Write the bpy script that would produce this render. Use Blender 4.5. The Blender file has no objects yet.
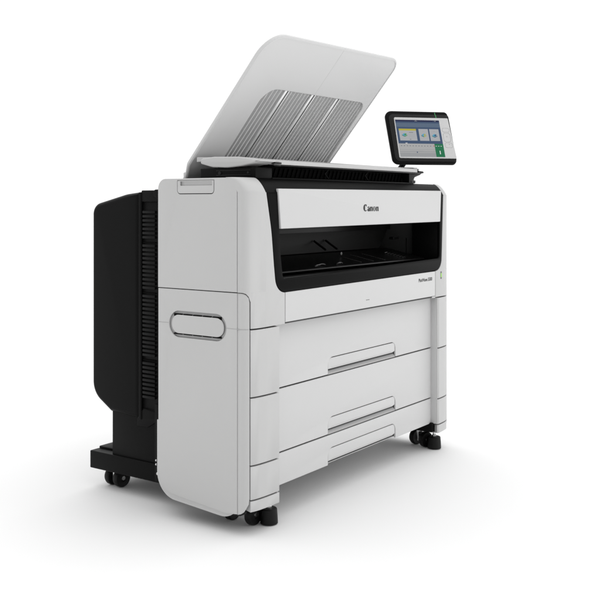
import bpy, bmesh, math, random
from mathutils import Vector, Matrix
random.seed(4)
scene = bpy.context.scene
COL = scene.collection

# ------------------------------------------------------------------ materials
def mat(name, col, rough=.5, metal=0., spec=.5, noise=0., nscale=60., bump=0., bscale=900., coat=0., emis=None, estr=0.):
    m = bpy.data.materials.new(name); m.use_nodes = True
    nt = m.node_tree; b = nt.nodes['Principled BSDF']
    b.inputs['Base Color'].default_value = (*col, 1)
    b.inputs['Roughness'].default_value = rough
    b.inputs['Metallic'].default_value = metal
    b.inputs['Specular IOR Level'].default_value = spec
    b.inputs['Coat Weight'].default_value = coat
    if emis:
        b.inputs['Emission Color'].default_value = (*emis, 1); b.inputs['Emission Strength'].default_value = estr
    tc = nt.nodes.new('ShaderNodeTexCoord')
    if noise:
        n = nt.nodes.new('ShaderNodeTexNoise'); n.inputs['Scale'].default_value = nscale; n.inputs['Detail'].default_value = 4
        nt.links.new(tc.outputs['Object'], n.inputs['Vector'])
        r = nt.nodes.new('ShaderNodeMapRange'); r.inputs['To Min'].default_value = rough-noise; r.inputs['To Max'].default_value = rough+noise
        nt.links.new(n.outputs['Fac'], r.inputs['Value']); nt.links.new(r.outputs['Result'], b.inputs['Roughness'])
    if bump:
        n2 = nt.nodes.new('ShaderNodeTexNoise'); n2.inputs['Scale'].default_value = bscale; n2.inputs['Detail'].default_value = 2
        nt.links.new(tc.outputs['Object'], n2.inputs['Vector'])
        bp = nt.nodes.new('ShaderNodeBump'); bp.inputs['Strength'].default_value = bump; bp.inputs['Distance'].default_value = .0004
        nt.links.new(n2.outputs['Fac'], bp.inputs['Height']); nt.links.new(bp.outputs['Normal'], b.inputs['Normal'])
    return m

WHITE = mat('white_plastic', (.505, .505, .503), .42, noise=.05, nscale=9, bump=.12)
PANEL = mat('white_panel_plastic', (.575, .575, .575), .36, noise=.04, nscale=9, bump=.08)
TRAYM = mat('tray_plastic', (.60, .60, .60), .45, noise=.05, nscale=8, bump=.1)
LATCH = mat('light_grey_plastic', (.55, .55, .55), .45)
GREYP = mat('recess_shade_and_line_grey', (.38, .38, .38), .5)  # painted shade in the finger gaps; also seam lines and key marks
GAPM = mat('dark_gap', (.07, .07, .07), .8, spec=.2)
BLACK = mat('black_plastic', (.0055, .0055, .0055), .42, spec=.06, noise=.06, nscale=14, bump=.2, bscale=700)
BLACK2 = mat('black_satin_plastic', (.006, .006, .006), .3, spec=.2)
MATTE = mat('black_matte', (.003, .003, .003), .75, spec=.05)
DARKG = mat('dark_grey_plastic', (.014, .014, .014), .45, spec=.2)
SLATM = mat('vent_slat_plastic', (.0065, .0065, .0065), .45, spec=.12)
RUBBER = mat('black_rubber', (.005, .005, .005), .5, spec=.2)
METAL = mat('steel', (.62, .62, .62), .25, metal=1.)
WIRE = mat('dull_steel', (.12, .12, .12), .35, metal=.9)
RIBM = mat('ribbed_grey_plastic', (.56, .56, .56), .16)
RIBM.node_tree.nodes['Principled BSDF'].inputs['Transmission Weight'].default_value = .55
RIBM.node_tree.nodes['Principled BSDF'].inputs['IOR'].default_value = 1.45
_n = RIBM.node_tree; _t = _n.nodes.new('ShaderNodeTexCoord'); _m = _n.nodes.new('ShaderNodeMapping')
_m.inputs['Scale'].default_value = (160, 2.0, 2.0); _no = _n.nodes.new('ShaderNodeTexNoise'); _no.inputs['Scale'].default_value = 1.; _no.inputs['Detail'].default_value = 3
_b = _n.nodes.new('ShaderNodeBump'); _b.inputs['Strength'].default_value = .22; _b.inputs['Distance'].default_value = .0012
_n.links.new(_t.outputs['Object'], _m.inputs['Vector']); _n.links.new(_m.outputs['Vector'], _no.inputs['Vector'])
_n.links.new(_no.outputs['Fac'], _b.inputs['Height']); _n.links.new(_b.outputs['Normal'], _n.nodes['Principled BSDF'].inputs['Normal'])
RAIL = mat('rail_grey_plastic', (.80, .80, .80), .12, metal=.5)
INK = mat('lettering_ink', (.01, .01, .01), .5)
CAVB = mat('cavity_baffle', (.007, .007, .007), .5, spec=.2)
RIBL = mat('rib_grey_metal', (.12, .12, .12), .4, metal=.4)
RINGM = mat('groove_shade_and_key_grey', (.34, .34, .34), .45)  # painted groove shade round the door grip; also key outlines
MATTE2 = mat('black_matte_rib', (.003, .003, .003), .6, spec=.03)
REARM = mat('rear_cover_plastic', (.005, .005, .005), .36, spec=.075, noise=.05, nscale=10, bump=.25, bscale=600)
FRAMEM = mat('frame_black', (.0035, .0035, .0035), .45, spec=.05, bump=.2, bscale=700)
LED = mat('green_led', (.15, .4, .05), .4, emis=(.32, .55, .10), estr=.5)
LEDRIM = mat('led_rim', (.12, .12, .12), .4)
GREENL = mat('green_line', (.03, .30, .08), .4)
FACE = mat('keypad_face', (.52, .52, .52), .35)
def lcd(name, c, e=.8): return mat(name, (.01, .01, .01), .3, spec=.15, emis=c, estr=e)
S_NAVY = lcd('screen_navy', (.004, .010, .065)); S_BLUE = lcd('screen_blue', (.045, .085, .17)); S_BLUE2 = lcd('screen_blue_light', (.10, .15, .23))
S_GREY = lcd('screen_grey', (.46, .46, .46)); S_GREY2 = lcd('screen_grey_dark', (.36, .37, .38)); S_CARD = lcd('screen_card', (.46, .47, .49)); S_YEL = lcd('screen_yellow', (.52, .46, .05))
S_GREEN = lcd('screen_green', (.003, .18, .07)); S_WHITE = lcd('screen_white', (.85, .85, .85)); S_DARK = lcd('screen_dark', (.05, .06, .09))
S_CYAN = lcd('screen_cyan', (.07, .38, .6)); S_LEAF = lcd('screen_leaf', (.06, .30, .04)); S_RED = lcd('screen_red', (.6, .05, .04)); S_TEAL = lcd('screen_teal', (.03,.2,.2))

# ------------------------------------------------------------------ mesh builder
I4 = Matrix.Identity(4)
def frame(o, u, v):
    u = Vector(u).normalized(); v = Vector(v).normalized(); w = u.cross(v)
    m = Matrix.Identity(4)
    for i in range(3):
        m[i][0] = u[i]; m[i][1] = v[i]; m[i][2] = w[i]; m[i][3] = o[i]
    return m
def FXZ(y): return frame((0, y, 0), (1, 0, 0), (0, 0, 1))      # local (x, z), w towards -y
def FYZ(x): return frame((x, 0, 0), (0, -1, 0), (0, 0, 1))     # local (-y, z), w towards -x
def fillet(pts, seg=6):
    out = []; n = len(pts)
    for i in range(n):
        p = Vector(pts[i][:2]); r = pts[i][2] if len(pts[i]) > 2 else 0
        if r <= 0: out.append((p.x, p.y)); continue
        a = (Vector(pts[i-1][:2])-p); b = (Vector(pts[(i+1) % n][:2])-p)
        la, lb = a.length, b.length; a.normalize(); b.normalize()
        ang = a.angle(b)
        t = min(r/math.tan(ang/2), la*.499, lb*.499); rr = t*math.tan(ang/2)
        c = p + (a+b).normalized()*(rr/math.sin(ang/2))
        s = p+a*t-c; e = p+b*t-c
        a0 = math.atan2(s.y, s.x); a1 = math.atan2(e.y, e.x); d = (a1-a0+math.pi) % (2*math.pi)-math.pi
        for k in range(seg+1):
            q = a0+d*k/seg; out.append((c.x+rr*math.cos(q), c.y+rr*math.sin(q)))
    return out
def rrect(x0, z0, x1, z1, r=0, seg=6):
    if not isinstance(r, (tuple, list)): r = (r,)*4
    return fillet([(x0, z0, r[0]), (x1, z0, r[1]), (x1, z1, r[2]), (x0, z1, r[3])], seg)

class Part:
    def __init__(s): s.bm = bmesh.new(); s.mats = []
    def mi(s, m):
        if m not in s.mats: s.mats.append(m)
        return s.mats.index(m)
    def addmesh(s, me, M, m):
        b2 = bmesh.new(); b2.from_mesh(me); bmesh.ops.remove_doubles(b2, verts=b2.verts, dist=1e-6)
        bmesh.ops.transform(b2, matrix=M, verts=b2.verts); i = s.mi(m)
        for f in b2.faces: f.material_index = i
        t = bpy.data.meshes.new('t'); b2.to_mesh(t); b2.free(); s.bm.from_mesh(t); bpy.data.meshes.remove(t)
    def plate(s, outlines, M, th, m, bev=.0015, bres=2, centre=False):
        """flat plate of filled outlines; back at w=0, front at w=th"""
        cu = bpy.data.curves.new('c', 'CURVE'); cu.dimensions = '2D'; cu.fill_mode = 'BOTH'
        bev = min(bev, th/2*.99)
        cu.extrude = max(th/2-bev, 1e-5); cu.bevel_depth = bev; cu.bevel_resolution = bres; cu.offset = -bev if bev else 0
        for o in outlines:
            sp = cu.splines.new('POLY'); sp.points.add(len(o)-1)
            for k, p in enumerate(o): sp.points[k].co = (p[0], p[1], 0, 1)
            sp.use_cyclic_u = True
        ob = bpy.data.objects.new('c', cu); COL.objects.link(ob)
        bpy.context.view_layer.update()
        me = bpy.data.meshes.new_from_object(ob.evaluated_get(bpy.context.evaluated_depsgraph_get()))
        s.addmesh(me, M @ Matrix.Translation((0, 0, 0 if centre else th/2)), m)
        bpy.data.objects.remove(ob); bpy.data.curves.remove(cu); bpy.data.meshes.remove(me)
        return s
    def text(s, body, M, size, m, th=.0004, off=0., sx=1.):
        cu = bpy.data.curves.new('c', 'FONT'); cu.body = body; cu.size = size; cu.extrude = th; cu.offset = off; cu.resolution_u = 4
        ob = bpy.data.objects.new('c', cu); COL.objects.link(ob); bpy.context.view_layer.update()
        me = bpy.data.meshes.new_from_object(ob.evaluated_get(bpy.context.evaluated_depsgraph_get()))
        xs = [v.co.x for v in me.vertices]; 
        s.addmesh(me, M @ Matrix.Diagonal((sx, 1, 1, 1)) @ Matrix.Translation((-min(xs), 0, 0)), m)
        bpy.data.objects.remove(ob); bpy.data.curves.remove(cu)
        return (max(xs)-min(xs))*sx
    def box(s, x0, y0, z0, x1, y1, z1, m, bev=.002, seg=2, M=I4):
        b2 = bmesh.new(); bmesh.ops.create_cube(b2, size=1)
        for v in b2.verts:
            v.co = Vector(((x0+x1)/2+v.co.x*(x1-x0), (y0+y1)/2+v.co.y*(y1-y0), (z0+z1)/2+v.co.z*(z1-z0)))
        if bev: bmesh.ops.bevel(b2, geom=b2.edges[:], offset=bev, segments=seg, affect='EDGES', profile=.5)
        me = bpy.data.meshes.new('t'); b2.to_mesh(me); b2.free(); s.addmesh(me, M, m); bpy.data.meshes.remove(me); return s
    def lathe(s, prof, M, m, n=32):
        b2 = bmesh.new(); rings = []
        for r, z in prof:
            rings.append([b2.verts.new((r*math.cos(2*math.pi*k/n), r*math.sin(2*math.pi*k/n), z)) for k in range(n)] if r > 1e-6 else [b2.verts.new((0, 0, z))])
        for a, b in zip(rings, rings[1:]):
            for k in range(n):
                q = [a[k % len(a)], a[(k+1) % len(a)], b[(k+1) % len(b)], b[k % len(b)]]
                q = list(dict.fromkeys(q))
                if len(q) > 2: b2.faces.new(q)
        bmesh.ops.recalc_face_normals(b2, faces=b2.faces)
        me = bpy.data.meshes.new('t'); b2.to_mesh(me); b2.free(); s.addmesh(me, M, m); bpy.data.meshes.remove(me); return s
    def tube(s, pts, r, m, n=8):
        b2 = bmesh.new(); rings = []; pts = [Vector(p) for p in pts]
        for i, p in enumerate(pts):
            d = (pts[min(i+1, len(pts)-1)]-pts[max(i-1, 0)]).normalized()
            a = d.orthogonal().normalized() if i == 0 else (pa - d*pa.dot(d)).normalized(); pa = a; c = d.cross(a)
            rings.append([b2.verts.new(p+a*r*math.cos(2*math.pi*k/n)+c*r*math.sin(2*math.pi*k/n)) for k in range(n)])
        for a, b in zip(rings, rings[1:]):
            for k in range(n): b2.faces.new([a[k], a[(k+1) % n], b[(k+1) % n], b[k]])
        b2.faces.new(rings[0]); b2.faces.new(rings[-1])
        bmesh.ops.recalc_face_normals(b2, faces=b2.faces)
        me = bpy.data.meshes.new('t'); b2.to_mesh(me); b2.free(); s.addmesh(me, I4, m); bpy.data.meshes.remove(me); return s
    def wrap(s, curve, z0, z1, th, m, topr=0., mirror=None, zfun=None, edge=.0012):
        """vertical skin following a plan curve; the top may roll back towards +y with radius topr"""
        Z0 = z0 if isinstance(z0, list) else None; Z1 = z1 if isinstance(z1, list) else None
        if Z0: z0 = min(Z0)
        if Z1: z1 = max(Z1)
        rows = [(z0, -edge), (z0+edge, 0.)]
        if topr:
            for k in range(11):
                t = k/10; a = math.pi/2*t; rows.append((z1-topr+topr*math.sin(a), topr*(.5*math.sin(a)+.5*(1-math.cos(a)))))
        else: rows += [(z1-edge, 0.), (z1, -edge)]
        nrm = []
        for i, p in enumerate(curve):
            a = Vector(curve[max(i-1, 0)]); b = Vector(curve[min(i+1, len(curve)-1)]); d = (b-a).normalized()
            nrm.append(Vector((-d.y, d.x)))          # inward for a curve running from the side to the front
        b2 = bmesh.new(); O = []; N = []
        for zr, ins in rows:
            ro = []; ri = []
            for i, p in enumerate(curve):
                z = zr
                if Z0 or Z1:
                    a_ = (zr-z0)/(z1-z0); lo_ = Z0[i] if Z0 else z0; hi_ = Z1[i] if Z1 else z1
                    z = lo_+(hi_-lo_)*a_
                e = edge if ins < 0 else 0
                up = ins if ins > 0 else 0
                endt = edge if i in (0, len(curve)-1) else 0
                q = Vector(p)+nrm[i]*max(e, endt*.8)
                ro.append(b2.verts.new((q.x, q.y+up, z)))
                q2 = Vector(p)+nrm[i]*th
                zi = z-th if (topr and ins > 0) else z
                ri.append(b2.verts.new((q2.x, q2.y+up, min(zi, z1-th) if topr else z)))
            O.append(ro); N.append(ri)
        def q(a, b, c, d): b2.faces.new((a, b, c, d))
        n = len(curve)
        for j in range(len(rows)-1):
            for i in range(n-1):
                q(O[j][i], O[j][i+1], O[j+1][i+1], O[j+1][i]); q(N[j][i], N[j+1][i], N[j+1][i+1], N[j][i+1])
            q(O[j][0], O[j+1][0], N[j+1][0], N[j][0]); q(O[j][-1], N[j][-1], N[j+1][-1], O[j+1][-1])
        for i in range(n-1):
            q(O[0][i], N[0][i], N[0][i+1], O[0][i+1]); q(O[-1][i], O[-1][i+1], N[-1][i+1], N[-1][i])
        bmesh.ops.recalc_face_normals(b2, faces=b2.faces)
        me = bpy.data.meshes.new('t'); b2.to_mesh(me); b2.free()
        M = I4
        if mirror is not None: M = Matrix.Translation((2*mirror, 0, 0)) @ Matrix.Diagonal((-1, 1, 1, 1))
        b3 = bmesh.new(); b3.from_mesh(me); bmesh.ops.transform(b3, matrix=M, verts=b3.verts)
        bmesh.ops.recalc_face_normals(b3, faces=b3.faces); b3.to_mesh(me); b3.free()
        s.addmesh(me, I4, m); bpy.data.meshes.remove(me); return s
    def build(s, name, parent=None, ang=32, origin=None):
        me = bpy.data.meshes.new(name)
        bmesh.ops.recalc_face_normals(s.bm, faces=s.bm.faces) if False else None
        s.bm.to_mesh(me); s.bm.free()
        for m in s.mats: me.materials.append(m)
        for p in me.polygons: p.use_smooth = True
        me.set_sharp_from_angle(angle=math.radians(ang))
        o = bpy.data.objects.new(name, me); COL.objects.link(o)
        if parent: o.parent = parent
        return o

MX = .46                                  # mirror plane of the cabinet
def mx(x): return 2*MX-x

# ------------------------------------------------------------------ floor
b = bmesh.new()
bmesh.ops.create_grid(b, x_segments=8, y_segments=8, size=60)
me = bpy.data.meshes.new('floor'); b.to_mesh(me); b.free()
FLOORM = mat('white_studio_floor', (.86, .86, .86), .75, spec=.15, bump=.02, bscale=40)
me.materials.append(FLOORM)
floor = bpy.data.objects.new('floor', me); COL.objects.link(floor); floor['kind'] = 'structure'

# ------------------------------------------------------------------ printer root
root = bpy.data.objects.new('wide_format_printer', None); COL.objects.link(root)
root.location = (0, 0, 0)
root['label'] = 'white and black wide printer with raised paper tray, small touch screen and three drawers'
root['category'] = 'printer'

ZT = 1.052      # top of cabinet
ZS = .6072      # seam between upper and lower cabinet
# --- inner body: dark chassis kept 4 mm and more behind the skins
p = Part()
p.box(-.178, .0095, .1135, 1.098, .322, .600, GAPM, .002)
p.box(-.176, .0095, .1120, 1.096, .320, .1133, LATCH, 0)  # light underside plate added to bounce light onto the floor below
p.box(-.178, .012, .602, -.066, .322, 1.040, GAPM, .002)
p.box(1.045, .012, .602, 1.098, .322, 1.040, GAPM, .002)
p.box(-.066, -.012, .615, 1.045, .322, .738, GAPM, .002)
p.box(-.066, .02, .91, 1.045, .322, 1.040, GAPM, .002)
p.box(-.09, .30, .112, 1.010, .40, .735, MATTE, .002)
p.box(-.066, .36, .735, 1.045, .40, 1.040, MATTE, 0)
body = p.build('chassis', root)

# --- cover on top of the cabinet
p = Part()
p.box(-.185, .06, 1.0405, 1.105, .305, 1.0502, WHITE, .003)
p.box(-.088, .322, .9, 1.01, .405, 1.046, BLACK, .003)
p.build('top_cover', root)

# --- plan curve of the front corner (side -> front)
CUR = [(-.195, .0165), (-.1948, .004), (-.1930, -.0055), (-.1890, -.0125), (-.183, -.0175), (-.1785, -.0197),
       (-.172, -.0222), (-.163, -.0250), (-.153, -.0272), (-.135, -.0290), (-.1165, -.0296)]
CUR_A = [(-.195, .0145)]+CUR[1:]
i250 = 5
# upper corner covers (roll over at the top), left and right
for mir in (None, MX):
    p = Part()
    cA = CUR_A if mir is None else CUR_A[:8]+[(-.1425, -.0284)]
    cB = ([(-.1768, -.0203)]+CUR[6:]) if mir is None else ([(-.1768, -.0203)]+CUR[6:8]+[(-.1425, -.0284)])
    p.wrap(cA, .7142, ZT, .006, WHITE, topr=.045, mirror=mir, edge=.0001)
    p.wrap(cB, ZS+.0015, .7143, .006, WHITE, mirror=mir, edge=.0001)
    # white backing behind the rounded corner of the door
    p.wrap(CUR_A[:6]+[(-.1768, -.0203)], [.71415, .71415, .7136, .7106, .7026, .6905, .6870], .7143, .005, WHITE, mirror=mir, edge=.00005)
    p.build('corner_cover', root)

# --- white front surround with the opening for the black frame
def frame_outline(d=0.):
    return fillet([(-.1145+d, 1.0075), (-.0890+d, .894, .5), (-.0765+d, .790, .20), (-.0640+d, .7040+d, .050), (1.032-d, .7120+d, .052), (1.0375-d, .80, .3), (1.0480-d, 1.0075)], 10)
fo = frame_outline(0)
fl = [q for q in fo if q[0] < -.0210 and q[1] < 1.02]
p = Part()
p.plate([[(-.1167, 1.0070), (-.1167, ZS+.0015), (-.0205, ZS+.0015), (-.0205, .7032)] + list(reversed(fl))], FXZ(-.0236), .00599, WHITE, .0002)
p.build('front_surround', root)
frr = [q for q in fo if q[0] > .985]
p = Part()
p.plate([[(1.0605, 1.0065)] + list(reversed(frr)) + [(.982, .7100), (.982, ZS+.0015), (1.0605, ZS+.0015)]], FXZ(-.0236), .006, WHITE, .0008)
p.build('front_surround', root)
p = Part()
p.wrap([(1.0495, -.0296), (1.0550, -.0292), (1.0622, -.0284)], 1.0075, ZT, .006, WHITE, topr=.045, edge=.0003)
p.build('top_cap', root)

# --- black frame round the opening
p = Part()
hole = fillet([(-.0560, .9900), (1.0190, .9900), (1.0170, .86, .3), (1.0150, .7595, .016), (-.0290, .7450, .016), (-.0420, .82, .3)], 6)
p.plate([frame_outline(.0015), hole], FXZ(-.0215), .0085, FRAMEM, .003, 3)
p.wrap([(-.1140, -.0298), (-.09, -.030), (.4, -.030), (1.0, -.030), (1.0480, -.030)], 1.0073, ZT-.0012, .006, FRAMEM, topr=.0440)
p.box(-.035, -.026, .744, 1.01, .006, .7495, DARKG, .002, M=Matrix.Shear('XY', 4, (0, 0)))
p.build('opening_frame', root)

# --- cavity
cav = Part()
cav.box(-.075, -.015, .738, 1.05, .37, .743, MATTE, 0)
cav.box(-.066, -.018, .74, -.052, .36, .909, MATTE, 0)
cav.box(1.020, -.018, .74, 1.047, .095, .906, BLACK, .001)
cav.box(1.047, .09, .74, 1.06, .37, .906, MATTE, 0)
cav.box(-.052, .012, .899, 1.019, .36, .909, MATTE, 0)
cav.plate([[(-.200, .7940), (-.030, .7600), (-.028, .7560), (-.200, .7900)]], FYZ(1.0), 1.05, BLACK2, .0005)
cav.plate([fillet([(-.055, .7965), (.945, .7965), (.985, .840), (1.005, .868), (1.000, .880), (-.055, .880)], 2)], FXZ(.206), .004, CAVB, .001)
cav.box(-.05, .190, .870, 1.01, .204, .899, BLACK2, .001)
cav.box(.984, .098, .765, .989, .104, .838, CAVB, .001)
cav.box(.93, .13, .832, .975, .15, .842, BLACK2, .001)
cavity = cav.build('paper_outlet', root)
def zf(y): return .7605+(y-.03)*.2
for (x, y0, y1) in ((.555, .050, .150), (.640, .050, .150), (.725, .050, .150)):
    p = Part(); p.tube([(x, y0, zf(y0)), (x, y1, zf(y1))], .0013, RIBL, 6); p.build('guide_rib', cavity)
p = Part()
pts = []
for k in range(15):
    y = .045+.0065*k; pts.append((.875+(.010 if k % 2 else -.002), y, zf(y)+(.0040 if k % 2 else .0005)))
p.tube(pts, .0011, WIRE, 6); p.build('zigzag_spring', cavity)
for x in (.470, .545):
    p = Part(); p.tube([(x, .198, .840), (x+.004, .175, .824), (x+.006, .150, .808)], .0040, MATTE, 8)
    p.build('paper_lever', cavity)
p = Part(); p.lathe([(0, .004), (.006, .003), (.007, 0)], frame((.560, .140, .792), (1, 0, 0), (0, 0, 1)), WIRE, 12); p.build('sensor_tip', cavity)
for (x, r) in ((.285, .030), (.405, .018)):
    p = Part()
    p.tube([(x+r*math.cos(a), .045+.010*math.sin(a), zf(.05)+.003+.003*math.sin(2*a)) for a in [q_*.35 for q_ in range(0, 13)]], .0018, RIBL, 6)
    p.build('wire_clip', cavity)

# --- white front panel with logo
p = Part()
p.plate([fillet([(-.0614, 1.0195, .002), (1.0185, 1.0245, .002), (1.0105, .9035, .003), (-.0472, .8982, .003)], 3)], FXZ(-.0255), .010, PANEL, .0022, 3)
fp = p.build('front_panel', root)
# lettering: heavy contrast letters drawn as filled outlines
def arc_stroke(cx, cy, rx, ry, a0, a1, w0, w1, n=18):
    """elliptical stroke whose width swells in the middle"""
    o = []; i_ = []
    for k in range(n+1):
        t = k/n; a = math.radians(a0+(a1-a0)*t); w = w0+(w1-w0)*math.sin(math.pi*t)
        o.append((cx+(rx)*math.cos(a), cy+(ry)*math.sin(a))); i_.append((cx+(rx-w)*math.cos(a), cy+(ry-w*.75)*math.sin(a)))
    return o+i_[::-1]
def logo(M, h, L):
    P_ = Part(); out = []
    def add(poly, dx): out.append([(q[0]+dx, q[1]) for q in poly])
    # C
    add(arc_stroke(.40, .5, .38, .52, 48, 318, .07, .33), 0)
    add([(.56, .99), (.62, .99), (.62, .66), (.45, .80)], 0)
    # a
    def a_(dx):
        add(arc_stroke(.20, .46, .18, .24, 20, 175, .09, .16), dx)
        add([(.22, .0), (.44, .0), (.44, .50), (.22, .50)], dx)
        add(arc_stroke(.19, .18, .19, .20, 60, 330, .07, .18), dx)
    def n_(dx):
        add([(0, 0), (.21, 0), (.21, .62), (.0, .70)], dx)
        add([(.18, .50), (.26, .63), (.36, .70), (.45, .66), (.50, .54), (.52, 0), (.31, 0), (.31, .50), (.28, .54), (.18, .42)], dx)
    def o_(dx):
        add(arc_stroke(.25, .34, .25, .36, 90, 270, .07, .17), dx); add(arc_stroke(.25, .34, .25, .36, -90, 90, .07, .17), dx)
    a_(.78); n_(1.27); o_(1.84); n_(2.41)
    tot = 2.91; sx = L/tot
    for poly in out: P_.plate([[(q[0]*sx, q[1]*h) for q in poly]], M, .0006, INK, 0)
    return P_
logo(FXZ(-.0354) @ Matrix.Translation((.428, .9480, 0)), .0235, .103).build('brand_lettering', fp)

# --- panel below the opening
p = Part()
p.plate([[(-.0168, .6130), (-.0168, .7038), (.9790, .7098), (.9790, .6140)]], FXZ(-.0235), .0058, PANEL, .0010)
lp = p.build('lower_front_panel', root)
p = Part(); p.plate([[(-.0185, .6085), (.9805, .6085), (.9805, .6150), (-.0185, .6150)]], FXZ(-.0235), .0030, GAPM, 0); p.build('panel_shade_strip', lp)  # dark strip standing in for the shadow line under the panel edge
p = Part(); M = FXZ(-.0292) @ Matrix.Translation((.842, .6765, 0)) @ Matrix.Rotation(.0, 4, 'Z')
w = p.text('PlotWave 5500', M, .0178, INK, .0003, .0006, 1.0)
print('TEXTW', w)
p.build('model_lettering', lp)
p = Part()
for k in range(3): p.box(.458+.008*k, -.0298, .6395, .463+.008*k, -.0290, .6420, LEDRIM, 0)
p.build('small_marks', lp)
# status lamp
p = Part()
p.plate([rrect(1.0235, .677, 1.0335, .707, .003)], FXZ(-.0294), .0010, LEDRIM, .0003)
p.plate([rrect(1.0245, .6840, 1.0325, .7000, .0015)], FXZ(-.0298), .0010, LED, .0002)
p.build('status_lamp', root)
# dark notch piece at right end
p = Part(); p.box(.955, -.0285, .6065, .9815, -.004, .6125, LATCH, .001); p.build('hinge_block', root)

# --- drawers
def drawer(zb, zt, bottom_open=False):
    """front plate with a cut-out for the hand hold"""
    hx0, hx1, hz = .2630, .7165, zb+.0555
    p = Part()
    o = fillet([(-.06, zb, .0), (hx0, zb), (hx0, hz, .030), (hx1, hz, .030), (hx1, zb), (1.018, zb), (1.018, zt), (-.06, zt)], 7)
    p.plate([o], FXZ(.008), .008, PANEL, .0016)
    d = p.build('drawer', root)
    p = Part(); g = .0030
    lo = zb+.017 if not bottom_open else zb+.013
    o = fillet([(hx0+g, lo), (hx1-g-.018, lo), (hx1-g, lo+.004), (hx1-g, hz-g, .028), (hx0+g, hz-g, .028)], 7)
    p.plate([o], FXZ(.0085), .0068, PANEL, .0016)
    # soft step across the hand hold
    p.box(hx0+.02, .0012, lo+.0035, hx1-.03, .0022, lo+.0050, WHITE, 0)
    # finger gap: sloped floor, its grey stands in for the shade of the opening
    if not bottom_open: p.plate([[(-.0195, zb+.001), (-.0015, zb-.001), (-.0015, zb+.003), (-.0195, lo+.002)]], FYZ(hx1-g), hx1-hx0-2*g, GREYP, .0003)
    p.build('hand_hold', d)
    return d
drawer(.4090, .6080); drawer(.2110, .4045); drawer(.1085, .2065, True)

# --- lower columns beside the drawers
COLC = [(-.1768, -.0203), (-.163, -.0250), (-.145, -.0285), (-.12, -.0310), (-.085, -.0327), (-.0530, -.0333)]
for mir in (None, MX):
    for (z0, z1) in ((.4090, ZS-.0030), (.2100, .4045), (.1090, .2055), (.0735, .1045)):
        p = Part()
        cc = COLC if mir is None else COLC[:-1]+[(-.0780, -.0285)]
        p.wrap(cc, z0, z1, .024, WHITE, mirror=mir)
        p.build('column_segment', root)
for x0, x1, ya, za in ((-.060, -.0535, -.028, .0745), (.9980, 1.0040, -.0265, .1090)):
    p = Part(); p.box(x0, ya, za, x1, .012, ZS-.002, LATCH, .001); p.build('column_cheek', root)

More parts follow.
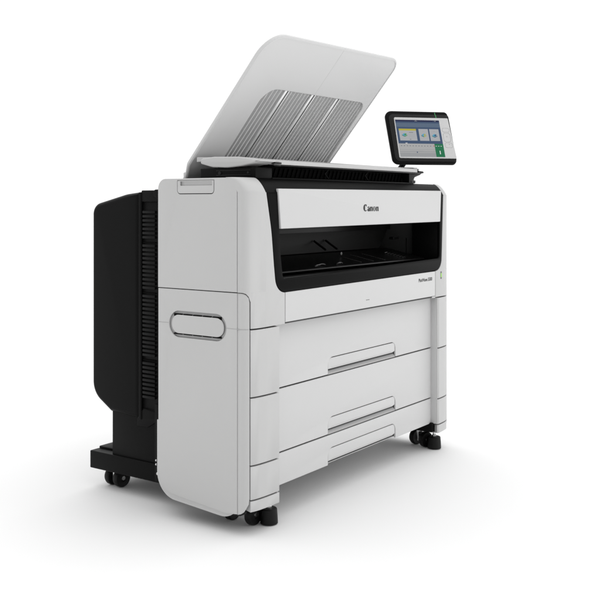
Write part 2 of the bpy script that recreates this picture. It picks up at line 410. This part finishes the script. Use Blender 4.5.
# --- side covers
for s in (0, 1):
    # upper side panel with roll-over outline
    X = -.1885 if not s else mx(-.1885)-.0060*0
    p = Part()
    def FS(x):  # frame facing outwards on each side; local u = -y
        return FYZ(x)
    xo = -.1890 if not s else mx(-.195)
    o = fillet([(-.332, .7145), (-.0170, .7145), (-.0170, ZT-.001, .046), (-.332, ZT-.001, .030)], 10)
    # latch opening at the top edge
    y0, y1 = -.2520, -.1040
    n1 = rrect(y0, 1.0030, y1, 1.0460, (.012, .012, .002, .002))
    p.plate([o, n1], FS(xo), .006, WHITE, .0015)
    sp_ = p.build('side_panel', root)
    p = Part()
    p.plate([rrect(y0+.0022, 1.0052, y1-.0022, 1.0440, (.010, .010, .002, .002)), rrect(y0+.012, 1.0290, y1-.008, 1.0420, .002)], FS(xo-.0003 if not s else xo+.0003), .006, WHITE, .001)
    p.box(xo+(.002 if not s else -.002)-.0005, .110, 1.020, xo+(.002 if not s else -.002)+.0005, .246, 1.044, LATCH, 0)
    p.build('latch_cover', sp_)

    # lower side door, wrapping round the front corner
    p = Part()
    xf = -.1890 if not s else mx(-.195)
    hs = rrect(-.2850, .5655, -.0570, .6465, .0400, 10)
    o = fillet([(-.332, .062, .062), (-.0168, .046, .0), (-.0168, .7120), (-.332, .7120)], 10)
    o = fillet([(-.3305, .086, .070), (-.060, .0615, .03), (-.0168, .0660), (-.0168, .7120), (-.3305, .7120)], 12)
    p.plate([o, hs], FS(xf), .006, WHITE, .0010)
    # bottom lip behind the face
    o2 = fillet([(-.3420, .066, .080), (-.0100, .042, .070), (-.010, .30), (-.3420, .30)], 12)
    p.plate([o2], FS(xf+(.0060 if not s else -.0060)), .0066, WHITE, .0025, 3)
    o3 = fillet([(-.3360, .0760, .075), (-.0130, .052, .060), (-.0130, .30), (-.3360, .30)], 12)
    p.plate([o3], FS(xf+(.0028 if not s else .0002)), .0052-.0002, WHITE, .0015, 3)
    # curved front edge
    cd = [(-.195, .0162)]+CUR[1:5]+[(-.1797, -.0191)]
    p.wrap(cd, [.0640, .0680, .0740, .0830, .0950, .1120], [.7120, .7120, .7110, .7080, .7000, .6880], .010, WHITE, mirror=(MX if s else None), edge=.003)
    sd = p.build('side_door', root)
    # recessed hand grip; the grey of its ring paints the shade in the groove
    g = Part(); xg = xf+.0045 if not s else xf-.0045
    sgn = 1 if not s else -1
    hole2 = rrect(-.2755, .5765, -.0665, .6355, .0290, 10)
    g.plate([rrect(-.2846, .5659, -.0574, .6461, .0396, 10), hole2], FS(xf+.0018*sgn), .0026, RINGM, .0004)
    g.plate([rrect(-.2745, .5775, -.0675, .6345, .0280, 10)], FS(xf), .0058, WHITE, .0015)
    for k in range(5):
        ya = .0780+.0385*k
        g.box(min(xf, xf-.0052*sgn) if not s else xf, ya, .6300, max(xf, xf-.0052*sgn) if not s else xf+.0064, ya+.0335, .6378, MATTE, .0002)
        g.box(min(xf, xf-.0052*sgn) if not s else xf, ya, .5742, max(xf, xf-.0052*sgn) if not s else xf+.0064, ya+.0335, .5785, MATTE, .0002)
    g.build('door_grip', sd)
    # side gap line level with the drawer seam
    for (ya, yb) in ((.0180, .0560), (.2870, .3290)):
        g = Part()
        if not s: g.box(-.1953, ya, ZS-.0010, -.1949, yb, ZS+.0012, GREYP, 0)
        else: g.box(mx(-.1949), ya, ZS-.0010, mx(-.1953), yb, ZS+.0012, GREYP, 0)
        if ya < .1: g.wrap([(q[0]-.0004, q[1]-.0002) for q in [(-.195, .018)]+CUR[0:5]], ZS-.0010, ZS+.0012, .001, GREYP, mirror=(MX if s else None), edge=.0001)
        g.build('seam_line', sd)

# --- rear paper-roll cover
XB0, XB1 = -.100, 1.02
p = Part()
side_out = fillet([(-.510, .300), (-.510, 1.0130), (-.575, 1.0060, .2), (-.7345, .9700, .040), (-.7345, .3240, .075), (-.645, .2700, .0), (-.510, .262)], 10)
p.plate([side_out], FYZ(XB1), XB1-XB0, REARM, .016, 6)
rc = p.build('rear_cover', root)
p = Part()
p.box(-.092, .34, .255, XB1-.008, .511, 1.012, BLACK, .003)
p.box(-.100, .497, .262, -.086, .511, 1.012, BLACK, .003)
p.box(-.098, .34, .98, -.09, .50, 1.018, BLACK, .003)
p.build('rear_frame', root)
vg = Part()
z = .335; k = 0
while z < .955:
    if k not in (9, 25, 37):
        vg.box(-.0995, .437, z, -.089, .494, z+.0088, SLATM, .0020, 2)
    else: vg.box(-.0960, .437, z-.001, -.089, .494, z+.003, MATTE, .0005)
    z += .0138; k += 1
vg.build('vent_grille', root)
p = Part()
p.plate([fillet([(-.52, .262), (-.49, .300, .01), (-.40, .290), (-.40, .272, .02), (-.44, .258, .02), (-.47, .240), (-.52, .240)], 5)], FYZ(-.080), .0175, BLACK, .002)
p.build('cover_bracket', root)
p = Part()
p.plate([fillet([(-.44, 1.000), (-.44, 1.020, .01), (-.36, 1.022), (-.36, .985), (-.40, .975, .02)], 5)], FYZ(-.080), .024, BLACK, .002)
p.build('cover_bracket', root)

# --- rear column and base beam
p = Part()
p.box(-.094, .345, .12, 1.01, .6395, .300, BLACK, .003)
p.build('rear_housing', root)
p = Part()
p.box(-.100, .41, .066, 1.020, .7425, .1255, BLACK, .003, 3)
p.box(-.060, .66, .1245, .98, .7400, .1330, BLACK, .003)
p.box(-.080, .34, .075, -.05, .412, .13, BLACK, .002)
p.build('base_beam', root)
p = Part()
p.box(-.130, .350, .082, -.100, .408, .330, BLACK, .001)
p.box(-.150, .3450, .082, -.130, .360, .330, BLACK, .001)
p.build('side_bracket', root)
for (y, z, r) in ((.4010, .1500, .0034), (.4010, .1370, .0034), (.395, .108, .0050), (.365, .138, .004)):
    p = Part(); p.lathe([(0, .0030), (r*.7, .0028), (r, .0014), (r, 0)], frame((-.130, y, z), (0, -1, 0), (0, 0, 1)), METAL, 16); p.build('screw', root)

# --- casters
def wheel_prof(r, w):
    return [(0, -w/2+.003), (r*.35, -w/2+.003), (r*.4, -w/2+.001), (r*.72, -w/2+.001), (r*.78, -w/2), (r*.93, -w/2), (r, -w/2+.004), (r, w/2-.004), (r*.93, w/2), (r*.78, w/2), (r*.72, w/2-.001), (r*.4, w/2-.001), (r*.35, w/2-.003), (0, w/2-.003)]
def caster(x, y, rot, r=.031, top=.075, gap=.040, name='caster'):
    e = bpy.data.objects.new(name, None); COL.objects.link(e); e.parent = root
    e.location = (x, y, 0); e.rotation_euler = (0, 0, rot)
    for sd in (-1, 1):
        w = Part(); w.lathe(wheel_prof(r, .022), frame((sd*gap/2, 0, r), (0, 1, 0), (0, 0, 1)), RUBBER, 40)
        w.lathe([(0, .004), (.007, .0035), (.008, 0)], frame((sd*(gap/2+.0085), 0, r), (0, sd, 0), (0, 0, 1)), METAL, 20)
        w.build('wheel', e)
    f = Part()
    f.box(-.006, -.018, r-.01, .006, .018, top-.008, METAL, .003)
    f.plate([fillet([(-.020, top-.012), (.020, top-.012, .0), (.010, r-.012, .008), (-.010, r-.012, .008)], 4)], frame((gap/2+.0115, 0, 0), (0, 1, 0), (0, 0, 1)), .002, METAL, .0005) if False else None
    f.lathe([(0, 0), (.020, 0), (.021, .003), (.021, .006), (.010, .010), (.009, top-.0+.004), (0, top+.004)], Matrix.Translation((0, 0, top-.018)) @ Matrix.Diagonal((1, 1, .25, 1)), METAL, 24)
    f.build('fork', e)
    return e
caster(-.036, .675, math.radians(84), r=.0315, top=.068, gap=.046)
caster(.95, .665, math.radians(40), r=.0315, top=.068, gap=.050)
caster(-.083, .084, math.radians(90), r=.0330, top=.078, gap=.082)
caster(1.052, .072, math.radians(70), r=.0305, top=.082, gap=.056)
def foot(x, y, s=1.):
    e = Part(); e.lathe([(0, 0), (.0255, 0), (.0272, .0015), (.0262, .024), (.0245, .0440), (.0225, .0462), (.012, .0468), (0, .0468)], Matrix.Translation((x, y, 0.002)), RUBBER, 36)
    f = e.build('levelling_foot', root)
    t = Part(); t.lathe([(0, 0), (.0085, 0), (.0085, .006), (.0060, .008), (.0060, .026), (0, .026)], Matrix.Translation((x, y, .0485)), METAL, 6); t.build('threaded_stem', f)
foot(-.048, .010); foot(1.040, .006)
# underframe carrying the feet
p = Part()
p.box(-.165, -.012, .0755, -.060, .33, .112, BLACK, .002); p.box(.985, -.012, .0755, 1.085, .33, .112, BLACK, .002)
p.box(-.06, .05, .09, .985, .38, .1115, LATCH, .002)  # pale colour chosen to bounce light into the shadow under the printer
p.plate([fillet([(-.30, .075), (-.02, .075), (-.005, .062, .02), (-.03, .050, .01), (-.10, .046, .02), (-.3, .06, .01)], 5)], FYZ(-.155), .012, RUBBER, .003)
p.build('underframe', root)

# --- scanner unit on top
p = Part()
p.box(-.112, .012, 1.0505, -.03, .230, 1.0835, BLACK, .002)
p.box(-.1135, .030, 1.0600, -.111, .165, 1.0625, BLACK2, .0005)
p.box(-.1135, .030, 1.0740, -.111, .165, 1.0765, BLACK2, .0005)
p.lathe([(0, .004), (.005, .0035), (.0065, .001), (.0065, 0)], frame((-.112, .150, 1.0680), (0, -1, 0), (0, 0, 1)), DARKG, 20)
p.lathe([(0, .003), (.003, .0025), (.004, 0)], frame((-.112, .040, 1.0680), (0, -1, 0), (0, 0, 1)), DARKG, 16)
p.box(-.03, .050, 1.0505, .90, .230, 1.0905, MATTE, .002)
p.box(-.03, .010, 1.0500, .875, .060, 1.0540, BLACK, .001)
p.box(-.03, -.002, 1.0895, .905, .060, 1.0935, BLACK2, .001)
scb = p.build('scanner_base', root)
p = Part()
x = .02
while x < .84:
    p.plate([[(0, 1.0575), (.002, 1.0575), (.016, 1.0860), (.014, 1.0860)]], FXZ(.0505) @ Matrix.Translation((x, 0, 0)), .006, MATTE2, .0003)
    x += .024
p.build('feed_teeth', scb)
for xc in (.30, .56):
    p = Part(); p.plate([fillet([(0, 1.074), (.022, 1.058), (.0235, 1.0595), (.004, 1.074), (.0235, 1.0885), (.022, 1.090)], 2)], FXZ(.040) @ Matrix.Translation((xc, 0, 0)), .003, BLACK, .0003); p.build('feed_arrow', scb)
# right end bracket of the scanner
p = Part()
p.plate([fillet([(.850, 1.052), (.905, 1.052, .006), (.885, 1.066, .006), (.895, 1.076, .01), (.940, 1.086, .006), (.952, 1.094, .003), (.930, 1.100, .003), (.850, 1.100)], 5)], FXZ(.045), .030, BLACK2, .002)
p.plate([fillet([(.915, 1.088), (.958, 1.094, .002), (.950, 1.100, .003), (.915, 1.101)], 4)], FXZ(.014), .006, DARKG, .001)
p.lathe([(0, .006), (.0055, .005), (.0065, 0)], frame((.872, .012, 1.1015), (1, 0, 0), (0, 0, 1)), METAL, 16)
p.lathe([(0, .006), (.0045, .005), (.0055, 0)], frame((.912, .012, 1.1045), (1, 0, 0), (0, 0, 1)), METAL, 16)
p.lathe([(0, .006), (.0045, .005), (.0055, 0)], frame((.878, .008, 1.0580), (1, 0, 0), (0, 0, 1)), METAL, 16)
p.build('end_bracket', scb)

# lid: lens-shaped section at the left end, thin front edge
lens = fillet([(-.2230, 1.0985, .006), (-.2180, 1.1140, .010), (-.17, 1.1185, .10), (-.07, 1.1160, .10), (.0100, 1.1045, .0), (.0105, 1.1010), (-.010, 1.0960, .05), (-.060, 1.0880, .10), (-.115, 1.0840, .10), (-.175, 1.0865, .08)], 6)
thin = fillet([(-.2230, 1.0985, .006), (-.2180, 1.1140, .010), (-.17, 1.1185, .10), (-.07, 1.1150, .10), (.004, 1.1065, .003), (.004, 1.0940, .002), (-.060, 1.0930, .10), (-.115, 1.0920, .10), (-.175, 1.0930, .08)], 6)
p = Part()
p.plate([lens], FYZ(-.040), .082, WHITE, .004, 4)
p.plate([thin], FYZ(.880), .9205, WHITE, .0015)
lid = p.build('scanner_lid', root)
p = Part(); p.box(-.0455, -.0115, 1.0950, -.012, .004, 1.1005, BLACK2, .001); p.box(-.040, -.003, 1.0890, -.005, .02, 1.0960, BLACK2, .001); p.build('lid_hinge', lid)
p = Part()
p.plate([fillet([(-.300, 1.1080), (-.300, 1.1240, .004), (-.222, 1.1215), (-.222, 1.112)], 4)], FYZ(.93), .98, WHITE, .0015)
p.plate([fillet([(-.222, 1.1050), (-.222, 1.1215, .004), (-.010, 1.1130), (-.010, 1.107)], 4)], FYZ(.905), .030, WHITE, .0015)
p.build('rear_flap', root)

# --- raised output tray
TB = Vector((0, .333, 1.096)); TS = Vector((0, -.647, .763))
MT = frame(TB, (1, 0, 0), TS)
tray_o = fillet([(-.028, -.075, .004), (-.028, -.045, .06), (-.0535, .004, .03), (-.0535, .5200, .088), (.735, .5360, .050), (.735, -.075)], 12)
win = fillet([(.098, -.040), (.0900, .3290, .060), (.700, .3330, .040), (.716, -.040)], 10)
p = Part()
p.plate([tray_o, win], MT @ Matrix.Translation((0, 0, -.012)), .012, TRAYM, .0035, 3)
tray = p.build('output_tray', root)
p = Part()
rim_in = fillet([(-.021, -.075, .003), (-.021, -.045, .055), (-.0465, .004, .03), (-.0465, .5135, .082), (.7285, .5292, .044), (.7285, -.075)], 12)
rim_out = fillet([(-.0255, -.075, .003), (-.0255, -.045, .055), (-.0510, .004, .03), (-.0510, .5180, .086), (.7328, .5338, .048), (.7328, -.075)], 12)
p.plate([rim_out, rim_in], MT @ Matrix.Translation((0, 0, -.0010)), .0024, TRAYM, .0009)
p.build('tray_rim', tray)
p = Part(); p.box(.3565, .338, -.0004, .3580, .528, .0003, LATCH, 0, M=MT @ Matrix.Shear('XY', 4, (0, 0)) ); p.build('tray_seam', tray)
p = Part()
# corrugated sheet set 7 mm back
pitch = .0200; b2 = bmesh.new(); xs = []; x = .088
while x < .722:
    xs += [(x, 0.), (x+pitch*.30, .0050), (x+pitch*.60, .0050), (x+pitch*.90, 0.)]; x += pitch
ra = [b2.verts.new((q[0], -.045, -.012+q[1])) for q in xs]; rb = [b2.verts.new((q[0], .336, -.012+q[1])) for q in xs]
rc_ = [b2.verts.new((q[0], -.045, -.015)) for q in xs]; rd = [b2.verts.new((q[0], .336, -.015)) for q in xs]
for k in range(len(xs)-1):
    b2.faces.new((ra[k], ra[k+1], rb[k+1], rb[k])); b2.faces.new((rc_[k], rd[k], rd[k+1], rc_[k+1]))
    b2.faces.new((ra[k], rc_[k], rc_[k+1], ra[k+1])); b2.faces.new((rb[k], rb[k+1], rd[k+1], rd[k]))
me = bpy.data.meshes.new('t'); b2.to_mesh(me); b2.free(); p.addmesh(me, MT, RIBM)
p.build('ribbed_sheet', tray, ang=15)
for xg in (.207, .362, .518):
    p = Part()
    p.box(xg-.013, -.040, -.0095, xg-.001, .330, -.0035, RAIL, .001, M=MT)
    p.box(xg+.001, -.040, -.0095, xg+.006, .330, -.0055, DARKG, .0008, M=MT)
    p.box(xg+.008, -.040, -.0095, xg+.0125, .330, -.0045, RAIL, .001, M=MT)
    p.build('guide_rail', tray)
# tray hinge supports at the back of the cabinet
p = Part()
p.box(-.022, .372, 1.000, .735, .384, 1.078, TRAYM, .004)
p.build('tray_foot', root)

# --- control panel
YAW, TH = math.radians(77), math.radians(25)
Fv = Vector((.81823, .57484, 0)).normalized(); Rv = Vector((Fv.y, -Fv.x, 0))
Wv = Rv*math.sin(YAW)+Fv*math.cos(YAW); NH = Rv*math.cos(YAW)-Fv*math.sin(YAW)
UP = Vector((0, 0, 1))*math.cos(TH)-NH*math.sin(TH)
MD = frame((.9165, .0, 1.2305), Wv, UP)
p = Part()
p.plate([fillet([(-.1265, -.112, .024), (.1330, -.112, .018), (.1290, .110, .014), (.120, .1195, .014), (-.1310, .1195, .028)], 8)], MD @ Matrix.Translation((0, 0, -.020)), .0175, BLACK, .006, 4)
cp = p.build('control_panel', root)
p = Part()
p.plate([fillet([(-.1175, -.105, .02), (.1310, -.105, .012), (.1290, .1020, .008), (-.1200, .1020, .022)], 8)], MD @ Matrix.Translation((0, 0, -.0030)), .0028, BLACK2, .001, 2)
p.box(.0745, .0885, -.0022, .0772, .1015, .0002, GREENL, 0, M=MD)
p.box(.0735, .1015, -.0045, .0760, .1135, -.0023, GREENL, 0, M=MD)
p.build('bezel', cp)
p = Part()
p.plate([fillet([(-.1015, -.0915, .006), (.1315, -.0915, .004), (.1235, .0868, .004), (-.0990, .0868, .006)], 5)], MD, .0022, FACE, .0006)
face = p.build('keypad', cp)
p = Part()
def key(cx, cy, w, h, r):
    p.plate([rrect(cx-w/2, cy-h/2, cx+w/2, cy+h/2, r), rrect(cx-w/2+.0012, cy-h/2+.0012, cx+w/2-.0012, cy+h/2-.0012, r-.001)], MD @ Matrix.Translation((0, 0, .0019)), .0006, RINGM, .0001)
key(.1065, .0330, .030, .018, .006); key(.1065, .0000, .030, .040, .010); key(.1085, -.034, .030, .022, .006)
for (a, b_) in ((.1065, .004), (.1115, -.030)): p.box(a-.002, b_-.0015, .0021, a+.002, b_+.0015, .0027, GREYP, 0, M=MD)
p.build('keys', face)
p = Part()
def q(x0, y0, x1, y1, m, l=0): p.box(x0, y0, .0023+l*.00012, x1, y1, .00245+l*.00012, m, 0, M=MD)
q(-.0958, -.0860, .0850, .0758, S_BLUE)
q(-.0958, .0680, .0850, .0758, S_NAVY, 1)
q(-.0958, .0440, .0850, .0560, S_BLUE2, 1); q(-.0958, .0560, .0850, .0620, S_BLUE2, 0.5)
q(-.0958, -.0860, .0850, -.0290, S_GREY, 1)
q(-.0958, -.0560, .0485, -.0545, S_GREY2, 2); q(-.0958, -.0860, .0485, -.0620, S_GREY2, 1.5)
q(-.0958, -.0690, .0485, -.0660, S_GREY, 2)
for k in range(11): q(-.088+.0118*k, -.0400, -.0835+.0118*k, -.0380, S_DARK, 2)
q(.0440, -.0405, .0475, -.0365, S_RED, 3)
q(.0490, -.0860, .0850, -.0290, S_GREEN, 2)
q(.0655, -.0740, .0690, -.0590, S_WHITE, 3)
for k in range(3): q(.053+.010*k, -.0400, .058+.010*k, -.0380, S_WHITE, 3)
q(-.0170, .0705, -.0060, .0715, S_CARD, 2); q(-.013, .0718, -.011, .0735, S_CARD, 2); q(.066, .0705, .070, .0730, S_CARD, 2); q(.060, .0705, .063, .0728, S_BLUE2, 2)
q(-.028, -.0690, -.024, -.0640, S_BLUE, 3); q(-.055, -.0612, -.0, -.0602, S_GREY2, 3)
q(-.0870, -.0160, -.0170, .0360, S_CARD, 2); q(-.0870, .0280, -.0170, .0360, S_YEL, 3)
q(-.0065, -.0160, .0320, .0360, S_CARD, 2); q(.0375, -.0160, .0760, .0360, S_CARD, 2)
q(-.047, .0190, -.030, .0205, S_DARK, 3); q(-.050, .0080, -.024, .0090, S_GREY2, 3); q(-.050, .0000, -.026, .0010, S_GREY2, 3); q(-.048, -.0110, -.042, -.0095, S_DARK, 3)
q(.008, .0255, .017, .0265, S_GREY2, 3); q(.052, .0255, .061, .0265, S_GREY2, 3)
q(-.068, -.0285, -.060, -.0260, S_WHITE, 2)
def icon(cx, cy, c1, c2):
    def pl(pts, m, l): p.plate([[(cx+a, cy+b_) for a, b_ in pts]], MD @ Matrix.Translation((0, 0, .0026+l*.0001)), .0002, m, 0)
    pl(fillet([(-.0115, .002, .003), (-.001, -.005, .003), (.0110, .001, .003), (.001, .0075, .003)], 3), c1, 1)
    pl(fillet([(-.0115, .001), (-.001, -.0055), (-.001, -.009, .002), (-.0110, -.003, .002)], 3), S_TEAL, 2)
    pl(fillet([(.0110, .000), (-.001, -.0055), (-.001, -.009, .002), (.0105, -.003, .002)], 3), c2, 2)
    pl(fillet([(-.003, .001, .001), (.001, -.003, .001), (.009, .003, .002), (.005, .0065, .002)], 3), c2, 3)
icon(-.066, .0090, S_CYAN, S_LEAF); icon(.0125, .0080, S_CYAN, S_YEL); icon(.0565, .0070, S_CYAN, S_BLUE)
p.build('screen', cp)
# support arm behind the display
bk = Vector((.9165, .0, 1.2283)) - MD.to_3x3().col[2]*.02
p = Part()
p.tube([bk+UP*-.02, bk+UP*-.03+Vector((.02, .05, -.01)), (.955, .085, 1.15), (.935, .10, 1.115), (.90, .11, 1.075)], .011, BLACK, 16)
p.box(-.04, -.05, -.036, .04, .03, -.018, BLACK, .006, 3, M=MD)
p.build('support_arm', cp)

# ------------------------------------------------------------------ world, lights, camera
w = bpy.data.worlds.new('World'); scene.world = w; w.use_nodes = True
nt = w.node_tree; bg = nt.nodes['Background']
tc = nt.nodes.new('ShaderNodeTexCoord')
dot = nt.nodes.new('ShaderNodeVectorMath'); dot.operation = 'DOT_PRODUCT'
dot.inputs[1].default_value = (.80, .60, .0)          # bright white backdrop behind the printer, dimmer studio behind the camera
nt.links.new(tc.outputs['Generated'], dot.inputs[0])
mr = nt.nodes.new('ShaderNodeMapRange'); mr.interpolation_type = 'SMOOTHSTEP'
mr.inputs['From Min'].default_value = -.6; mr.inputs['From Max'].default_value = .6
mr.inputs['To Min'].default_value = .60; mr.inputs['To Max'].default_value = 1.12
nt.links.new(dot.outputs['Value'], mr.inputs['Value'])
bg.inputs['Color'].default_value = (1, 1, 1, 1)
sepz = nt.nodes.new('ShaderNodeSeparateXYZ'); nt.links.new(tc.outputs['Generated'], sepz.inputs[0])
mz = nt.nodes.new('ShaderNodeMapRange'); mz.interpolation_type = 'SMOOTHSTEP'     # big overhead softbox
mz.inputs['From Min'].default_value = .40; mz.inputs['From Max'].default_value = .85
mz.inputs['To Min'].default_value = 0; mz.inputs['To Max'].default_value = .78
nt.links.new(sepz.outputs['Z'], mz.inputs['Value'])
ad = nt.nodes.new('ShaderNodeMath'); ad.operation = 'ADD'
nt.links.new(mr.outputs['Result'], ad.inputs[0]); nt.links.new(mz.outputs['Result'], ad.inputs[1])
nt.links.new(ad.outputs[0], bg.inputs['Strength'])

def area(name, loc, tgt, size, power, sy=None):
    l = bpy.data.lights.new(name, 'AREA'); l.energy = power; l.size = size
    if sy: l.shape = 'RECTANGLE'; l.size_y = sy
    o = bpy.data.objects.new(name, l); COL.objects.link(o); o.location = loc
    o.rotation_euler = (Vector(tgt)-Vector(loc)).to_track_quat('-Z', 'Y').to_euler(); return o
area('front_softbox', (1.4, -4.6, 1.05), (.5, 0, .6), 2.0, 36)

cam = bpy.data.cameras.new('camera'); co = bpy.data.objects.new('camera', cam); COL.objects.link(co)
co.location = (-2.3556, -1.7263, .974)
co.rotation_euler = (math.radians(90), 0, -math.atan2(.81823, .57484))
cam.sensor_width = 36; cam.lens = 948/600*36; cam.shift_y = -(300-203.7)/600
cam.clip_end = 500; cam.clip_start = .05
scene.camera = co
scene.render.resolution_x = 1024; scene.render.resolution_y = 1024
scene.view_settings.view_transform = 'Standard'; scene.view_settings.look = 'None'
scene.view_settings.exposure = 0; scene.view_settings.gamma = 1
